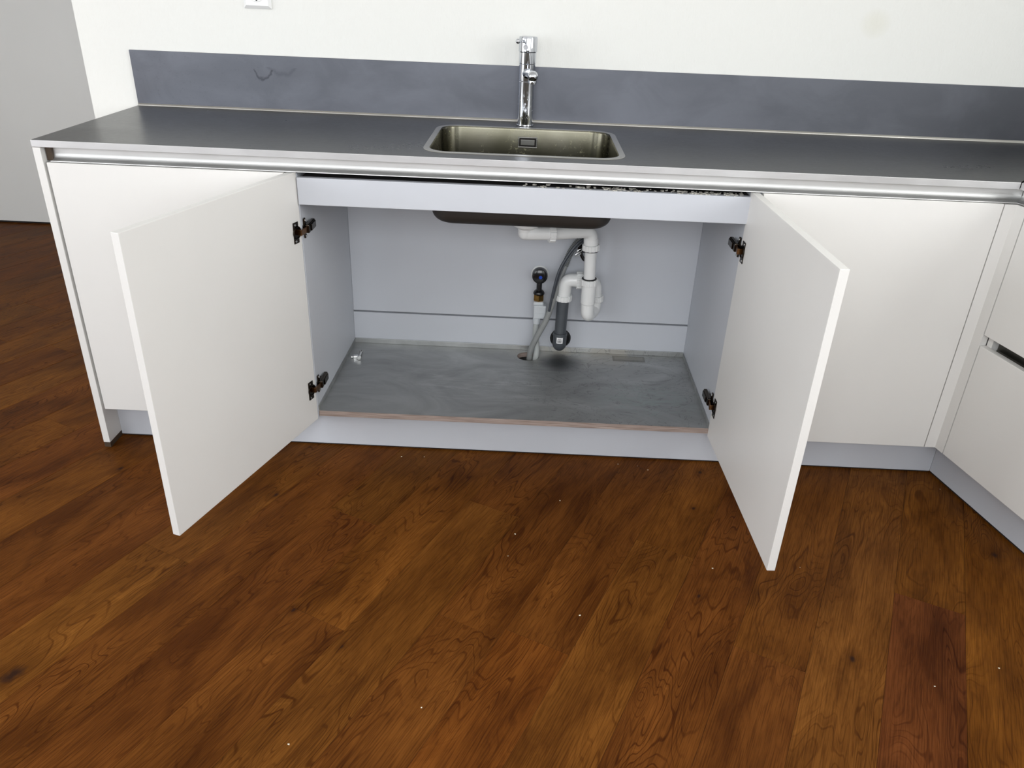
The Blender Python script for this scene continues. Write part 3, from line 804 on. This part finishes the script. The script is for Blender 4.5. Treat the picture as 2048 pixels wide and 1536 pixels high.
# overflow: raised frame, dark slot, plate
ov = .4742-.0095
bm = new()
for x0, x1, z0, z1 in ((.5755, .6345, .8895, .8935), (.5755, .6345, .8605, .8645), (.5755, .5795, .8645, .8895), (.6305, .6345, .8645, .8895)):
    add_box(bm, x0, x1, ov-.004, ov+.003, z0, z1, .0012)
of = obj('overflow_frame', bm, 'sink_rim', sk)
bm = new(); add_box(bm, .5793, .6307, ov-.0002, ov+.0005, .8643, .8897); obj('overflow_slot', bm, 'dark_gap', of)
bm = new(); add_box(bm, .5835, .6265, ov-.0035, ov-.0005, .8690, .8850, .0008); obj('overflow_plate', bm, 'sink_rim', of)

# ------------------------------------------------------------------ tap
FX, FY = .5935, .5385
tp = thing('mixer_tap', 'chrome column mixer tap standing behind the sink', 'tap', (FX, FY, H))
bm = new(); add_lathe(bm, [(.0, .0), (.0262, 0), (.0268, .0012), (.0262, .0035), (.0250, .0042), (.0246, .010), (.0246, .1285), (.0238, .1300), (0, .1300)], (FX, FY, H), n=48); obj('column', bm, 'chrome', tp)
bm = new(); add_lathe(bm, [(0, .1302), (.0242, .1302), (.0252, .1312), (.0252, .1778), (.0244, .1788), (0, .1788)], (FX, FY, H), n=48); obj('spout_collar', bm, 'chrome', tp)
bm = new(); add_lathe(bm, [(0, .1792), (.0252, .1792), (.0258, .1800), (.0258, .2105), (.0250, .2115), (0, .2115)], (FX, FY, H), n=48); obj('middle_ring', bm, 'chrome', tp)
bm = new(); add_lathe(bm, [(0, .2120), (.0268, .2120), (.0278, .2130), (.0278, .2495), (.0262, .2540), (.0180, .2556), (0, .2560)], (FX, FY, H), n=48); cap_ = obj('cap', bm, 'chrome', tp)
bm = new()
sp0 = Vector((FX+.002, FY-.018, H+.153)); sp1 = Vector((.6115, .375, 1.0765))
dsp = (sp1-sp0).normalized()
add_lathe(bm, [(.0165, 0), (.0150, .006), (.0112, .014), (.0105, .03), (.0105, (sp1-sp0).length)], sp0, dsp, 32)
add_lathe(bm, ball(.0152, 0, 16), sp1, dsp, 32)
sp = obj('spout', bm, 'chrome', tp)
bm = new(); add_lathe(bm, [(.0105, 0), (.0120, -.012), (.0118, -.0185), (.0100, -.0190), (.0092, -.0175), (0, -.0175)], sp1+Vector((0, .003, -.002)), (0, 0, 1), 28); obj('aerator', bm, 'chrome', sp)
bm = new(); l0 = Vector((FX-.012, FY-.020, H+.2415)); l1 = Vector((.5640, .480, 1.1595)); dl = (l1-l0).normalized()
add_lathe(bm, [(.0055, 0), (.0045, .006), (.0038, .012), (.0038, (l1-l0).length)], l0, dl, 20); add_lathe(bm, ball(.0072, 0, 12), l1, dl, 20)
obj('lever', bm, 'chrome', tp)
bm = new(); a_ = Vector((-.25, -1, 0)).normalized(); add_lathe(bm, [(.0072, -.002), (.0072, .0012), (.0055, .0020), (.0040, .0008), (0, .0008)], Vector((FX, FY, H+.2260))+a_*.0272, a_, 24)
obj('index_button', bm, 'red_dot', cap_)

# ------------------------------------------------------------------ waste pipework
WY = .385
tr = thing('drain_trap', 'white plastic drain trap and pipes hanging under the sink', 'pipe', (.82, WY, .35))
bm = new(); add_lathe(bm, [(0, .7168), (.0425, .7168), (.0425, .708), (.040, .700), (.040, .672), (.038, .664), (.024, .655), (0, .655)][::-1], (.612, .302, 0), (0, 0, 1), 40)
cupo = obj('drain_cup', bm, 'pvc_white', tr)
bm = new(); add_tube(bm, round_path([(.609, .300, .668), (.607, .300, .6400), (.692, .320, .6378)], .035), .0200, 28)
add_lathe(bm, ball(.0205), (.6085, .300, .6415), (0, 0, 1), 24)
obj('elbow', bm, 'pvc_white', tr)
bm = new(); add_nut(bm, (.6915, .3205, .6380), (1, .235, -.03), .0275, .0190); obj('union_nut', bm, 'pvc_white', tr)
bm = new(); add_tube(bm, round_path([(.694, .3208, .6378), (.8165, .380, .6330), (.8195, WY, .5820)], .036, 9), .0200, 28)
obj('arm_pipe', bm, 'pvc_white', tr)
bm = new(); add_lathe(bm, [(.0200, 0), (.0228, .001), (.0228, .0200), (.0205, .0215)], (.8186, WY-.0005, .5885), (-.06, 0, 1), 28); obj('pipe_socket', bm, 'pvc_white', tr)
bm = new(); add_nut(bm, (.8195, WY, .5790), (-.05, 0, 1), .0272, .0185); obj('union_nut', bm, 'pvc_white', tr)
bm = new(); add_tube(bm, [(.8196, WY, .580), (.8232, WY, .466)], .0188, 28); obj('tail_pipe', bm, 'pvc_white', tr)
bm = new(); add_lathe(bm, cyl(.0235, -.0012, .0012, .0004), (.8228, WY, .4760), (-.03, 0, 1), 28); obj('seal_ring', bm, 'black_rubber', tr)
bm = new(); add_lathe(bm, cyl(.0240, -.0010, .0010, .0004), (.8202, WY, .5680), (-.03, 0, 1), 28)
obj('seal_ring', bm, 'black_rubber', tr)
bm = new(); add_nut(bm, (.8233, WY, .4640), (-.03, 0, 1), .0272, .0200); obj('union_nut', bm, 'pvc_white', tr)
bm = new()
add_tube(bm, [(.8240, WY, .462), (.8245, WY, .392)], .0232, 32)
add_tube(bm, round_path([(.8246, WY, .3925), (.8262, WY, .3440), (.8540, .4490, .3440), (.8545, .4490, .3840)], .038, 10), .0212, 32)
add_lathe(bm, [(.0232, 0), (.0212, -.004)], (.8245, WY, .392), (0, 0, 1), 32)
obj('trap_bend', bm, 'pvc_white', tr)
bm = new(); add_nut(bm, (.8545, .4490, .3860), (0, 0, 1), .0265, .0190); obj('union_nut', bm, 'pvc_white', tr)
bm = new(); add_tube(bm, round_path([(.8545, .4490, .384), (.8500, .4480, .4480), (.790, .4450, .4465)], .034, 9), .0200, 28); obj('return_pipe', bm, 'pvc_white', tr)
bm = new(); add_nut(bm, (.7965, .4450, .4465), (1, .05, .0), .0290, .0200); obj('union_nut', bm, 'pvc_white', tr)
bm = new(); add_tube(bm, round_path([(.795, .4450, .4462), (.7520, .4450, .4455), (.7480, .4480, .3780)], .040, 10), [.0215]*22+[.0215]*(len(round_path([(0, 0, 0), (1, 0, 0), (1, 1, 0)], .1, 10))-22) if False else .0218, 28); obj('elbow', bm, 'pvc_white', tr)
bm = new(); add_nut(bm, (.7478, .4485, .3830), (.03, 0, 1), .0285, .0190); obj('union_nut', bm, 'pvc_white', tr)

gp2 = thing('waste_pipe', 'dark grey waste pipe turning into the back of the cabinet', 'pipe', (.745, .46, .2))
bm = new(); add_tube(bm, [(.7475, .4490, .3760), (.7452, .4500, .2480)], .0198, 28); add_box(bm, .7515, .7527, .4300, .4316, .250, .374); obj('pipe', bm, 'pvc_grey', gp2)
bm = new(); add_tube(bm, round_path([(.7453, .4500, .2545), (.7450, .4505, .2010), (.7500, .5300, .2010)], .036, 10), .0232, 28); add_lathe(bm, [(.0198, .2545), (.0245, .2540), (.0245, .2440), (.0232, .2425)], (.7451, .4500, 0), (0, 0, 1), 28)
obj('elbow', bm, 'pvc_grey', gp2)
bm = new(); add_lathe(bm, [(.0300, -.002), (.0340, -.001), (.0355, .002), (.0355, .014), (.0232, .014)], (.751, IYB+.001, .203), (0, 1, 0), 36); obj('wall_seal', bm, 'black_rubber', gp2, label='black rubber seal')
# curved sticker with its bar code
bm = new(); 
def curved(bm, x0a, x1a, z0, z1, r, th=.0003, mi=0, cx=.7451, cy=.4500, n=8):
    A = [[], [], [], []]
    for j in range(n+1):
        a = x0a+(x1a-x0a)*j/n
        for k_, (rr, z) in enumerate(((r, z0), (r, z1), (r+th, z1), (r+th, z0))):
            A[k_].append(bm.verts.new((cx+rr*math.sin(a), cy-rr*math.cos(a), z)))
    for j in range(n):
        for k_ in range(4):
            f = bm.faces.new((A[k_][j], A[k_][j+1], A[(k_+1) % 4][j+1], A[(k_+1) % 4][j])); f.material_index = mi
    bm.faces.new([A[k_][0] for k_ in range(4)]).material_index = mi; bm.faces.new([A[k_][n] for k_ in range(4)][::-1]).material_index = mi
curved(bm, -.50, .42, .2215, .2430, .0233)
x_ = -.36
for k_, w_ in enumerate((.05, .02, .03, .02, .06, .02, .04, .03, .02, .05)):
    curved(bm, x_, x_+w_, .2250, .2345, .0237, .00012, 1, n=2); x_ += w_+.026
curved(bm, -.34, .20, .2368, .2385, .0237, .00012, 1, n=4)
obj('sticker', bm, ['sticker_white', 'ink_black'], gp2, label='small white bar code sticker')

# ------------------------------------------------------------------ stop valve with connection box
sv = thing('stop_valve', 'black stop valve with blue dot above a brass nut and grey connector', 'valve', (.665, .47, .35))
bm = new(); add_lathe(bm, [(0, 0), (.0300, 0), (.0295, .003), (.0240, .006), (.0120, .007), (0, .007)], (.6665, IYB+.003, .4370), (0, -1, 0), 36); obj('wall_plate', bm, 'pvc_white', sv)
bm = new(); add_lathe(bm, cyl(.0110, .006, .045), (.6660, IYB+.003, .4460), (0, -1, 0), 24, mi=1)
add_lathe(bm, [(0, .030), (.0225, .030), (.0262, .036), (.0265, .048), (.0250, .056), (.0180, .0600), (0, .0610)], (.6655, IYB+.003, .4470), (0, -1, 0), 40, mi=0)
obj('knob', bm, ['black_plastic', 'nickel_dark'], sv)
bm = new(); add_lathe(bm, cyl(.0058, .0600, .0622, .0004), (.6680, IYB+.003, .4455), (0, -1, 0), 20); obj('blue_dot', bm, 'blue_dot', sv)
bm = new(); add_tube(bm, round_path([(.6660, .500, .4400), (.6655, .4760, .4300), (.6655, .470, .3900)], .02), .0092, 20); obj('neck', bm, 'black_plastic', sv)
bm = new(); add_lathe(bm, [(0, .3960), (.0130, .3960), (.0165, .3930), (.0190, .3880), (.0190, .3840), (0, .3840)][::-1], (.6655, .470, 0), (0, 0, 1), 24, mi=0)
obj('collar', bm, 'black_plastic', sv)
bm = new(); add_lathe(bm, [(0, .3600), (.0165, .3600), (.0185, .3625), (.0185, .3815), (.0165, .3840), (0, .3840)], (.6655, .470, 0), (0, 0, 1), 6, smooth=False); obj('brass_nut', bm, 'brass', sv, label='brass hexagon nut')
bm = new(); add_box(bm, .6475, .6835, .4520, .4860, .3460, .3595, .004); add_box(bm, .6508, .6925, .4460, .4830, .3015, .3480, .0030); add_box(bm, .6508, .6925, .4450, .4462, .3210, .3222); add_box(bm, .6705, .6715, .4450, .4462, .303, .346)
obj('connector_box', bm, 'box_grey', sv)
bm = new(); add_lathe(bm, cyl(.0130, .2780, .3020, .0015), (.6625, .4640, 0), (0, 0, 1), 28); obj('hose_collar', bm, 'box_grey', sv)

def corrugated(bm, path, r, dr=.0009, pitch=.0045, n=18):
    L = [0]
    for a, b in zip(path, path[1:]): L.append(L[-1]+(b-a).length)
    N = int(L[-1]/pitch*4); pts = []; rad = []
    k = 0
    for i in range(N+1):
        s = L[-1]*i/N
        while k < len(L)-2 and L[k+1] < s: k += 1
        t = (s-L[k])/max(L[k+1]-L[k], 1e-9); pts.append(path[k].lerp(path[k+1], t)); rad.append(r+dr*math.sin(i*math.pi/2))
    add_tube(bm, pts, rad, n)
bm = new(); add_tube(bm, smooth_path([(.6625, .4640, .2790), (.6620, .4640, .230), (.6680, .4610, .180), (.6650, .4610, .13), (.664, .463, .085)]), .0108, 20)
tag(obj('supply_hose', bm, 'hose_pale', at=(.664, .463, .085)), 'pale straight supply hose running from connector down into the round hole', 'hose')
bm = new(); pth = smooth_path([(.6420, .4680, .0850), (.6440, .4620, .1300), (.6480, .4480, .1850), (.6680, .4320, .2455), (.6936, .4290, .3058), (.7100, .4300, .3650), (.7240, .4480, .4200), (.7450, .4800, .4746), (.7600, .4880, .5200), (.7800, .4880, .5560), (.8050, .4860, .5800), (.8350, .4850, .5700)])
k1 = int(len(pth)*.66)
add_tube(bm, pth[:k1], .0098, 20); corrugated(bm, pth[k1-1:], .0108, .0016, .0056, 20)
tag(obj('drain_hose', bm, 'hose_grey', at=(.642, .468, .085)), 'thick grey drain hose curving up from the round hole behind the trap', 'hose')
bm = new(); add_tube(bm, smooth_path([(.8120, .4600, .6250), (.8040, .4500, .5924), (.7780, .4400, .5700), (.7503, .4300, .5327), (.7275, .4200, .4877), (.7145, .4140, .4356), (.7065, .4120, .3826), (.7010, .4125, .3450)]), .0044, 14)
add_tube(bm, smooth_path([(.8180, .4620, .6200), (.8100, .4520, .5860), (.7850, .4440, .5640), (.7570, .4340, .5290), (.7350, .4240, .4850), (.7210, .4180, .4350), (.7120, .4160, .3900)]), .0026, 10)
tag(obj('tap_hose', bm, 'cable_dark', at=(.701, .4125, .345)), 'thin dark tap hose curving down beside the thick grey hose', 'hose')
cm = thing('hose_clamp', 'black and chrome hose clamp fixed behind the white vertical pipe', 'clamp', (.795, .495, .53))
bm = new(); add_lathe(bm, cyl(.0210, 0, .022, .003), (.806, IYB+.002, .545), (0, -1, 0), 24); add_tube(bm, smooth_path([(.800, .492, .548), (.797, .486, .528), (.806, .484, .508), (.815, .484, .503)]), .0055, 12); obj('holder', bm, 'black_plastic', cm)
bm = new()
for c_, a0 in (((.792, .480, .536), .3), ((.787, .478, .524), .1)):
    pts = [Vector(c_)+Vector((.0085*math.cos(t), .002*math.sin(t), .0040*math.sin(t)+.004*math.cos(t))) for t in [2*math.pi*j/20 for j in range(21)]]
    add_tube(bm, pts, .0013, 8)
obj('wire_loop', bm, 'zinc', cm)

# ------------------------------------------------------------------ loose fitting on the tray
lf = thing('shelf_fitting', 'small loose shiny metal fitting with screw lying on the tray', 'fitting', (.057, .39, ZS))
bm = new(); zz = ZS+.0062
add_box(bm, -.0085, .0085, -.0065, .0065, 0, .0105, .0010, T=Matrix.Translation((.0520, .3850, ZS)) @ Matrix.Rotation(R(12), 4, 'Z'))
add_lathe(bm, cyl(.0050, 0, .006), (.0420, .3830, ZS+.0052), (-1, -.2, 0), 16)
obj('block', bm, 'zinc', lf)
bm = new(); add_lathe(bm, [(0, 0), (.0068, 0), (.0075, .002), (.0075, .005), (.0060, .0065), (0, .0065)], (.0655, .3760, ZS+.0075), (.05, -1, .0), 20)
add_lathe(bm, cyl(.0034, -.040, .0, .0004), (.0655, .3760, ZS+.0075), (.05, -1, 0), 14)
add_lathe(bm, [(0, 0), (.0035, 0), (.0068, -.004), (.0060, -.0075), (0, -.0080)], (.0632, .4160, ZS+.0075), (.05, -1, 0), 18)
obj('screw', bm, 'zinc', lf)

# ------------------------------------------------------------------ socket
so = thing('wall_socket', 'white wall socket at the top edge, on the wallpaper above the splash', 'socket', (-.2324, YW, 1.254))
bm = new(); sx0, sx1, sz0, sz1 = -.2745, -.1900, 1.2115, 1.2960
def bevel_plate(bm, x0, x1, z0, z1, y0, y1, b):
    o_ = [(x0, z0), (x1, z0), (x1, z1), (x0, z1)]; i_ = [(x0+b, z0+b), (x1-b, z0+b), (x1-b, z1-b), (x0+b, z1-b)]
    A = [bm.verts.new((x, y0, z)) for x, z in o_]; A2 = [bm.verts.new((x, y0-.004, z)) for x, z in o_]; B = [bm.verts.new((x, y1, z)) for x, z in i_]
    for P, Q in ((A, A2), (A2, B)):
        for j in range(4): bm.faces.new((P[j], P[(j+1) % 4], Q[(j+1) % 4], Q[j]))
    bm.faces.new(B); bm.faces.new(A[::-1])
bevel_plate(bm, sx0, sx1, sz0, sz1, YW, YW-.0115, .0085); fr = obj('frame', bm, 'socket_white', so)
sxc, szc = (sx0+sx1)/2, (sz0+sz1)/2
bm = new(); add_lathe(bm, [(.0245, .0116), (.0235, .0128), (.0205, .0128), (.0198, .0118), (.0195, .0117), (0, .0117)], (sxc, YW, szc), (0, -1, 0), 40); obj('insert', bm, 'socket_white', so)
bm = new()
for dx in (-.0095, .0095): add_lathe(bm, cyl(.0026, .0110, .0121, .0002), (sxc+dx, YW, szc), (0, -1, 0), 14)
for dz in (-.0185, .0185): add_box(bm, sxc-.0022, sxc+.0022, YW-.0135, YW-.0118, szc+dz-.0025, szc+dz+.0025)
obj('contact', bm, 'ink_black', so)

# ------------------------------------------------------------------ crumbs on the floor
bm = new(); rg = random.Random(11)
for (x, y) in ((.4436, -.9), (.604, -.42), (.99, .03), (1.02, .01), (.93, .035), (.745, -.17), (.62, -.33), (.78, -.62), (1.71, -.72), (1.54, -.78), (1.36, -.41), (-.72, .15), (-.39, .06), (.26, .02), (.33, .025), (1.13, -.43), (.2, -1.0), (1.3, .02), (1.9, -.02)):
    s_ = rg.uniform(.0005, .0013)
    vv = add_box(bm, x-s_*1.5, x+s_*1.5, y-s_, y+s_, .0001, .0001+s_)
    for v in set(vv): v.co += Vector((rg.uniform(-1, 1), rg.uniform(-1, 1), rg.uniform(0, .4)))*s_*.6
o = obj('floor_crumbs', bm, 'crumb'); tag(o, 'tiny pale crumbs scattered over the wooden floor', 'crumbs'); o['kind'] = 'stuff'
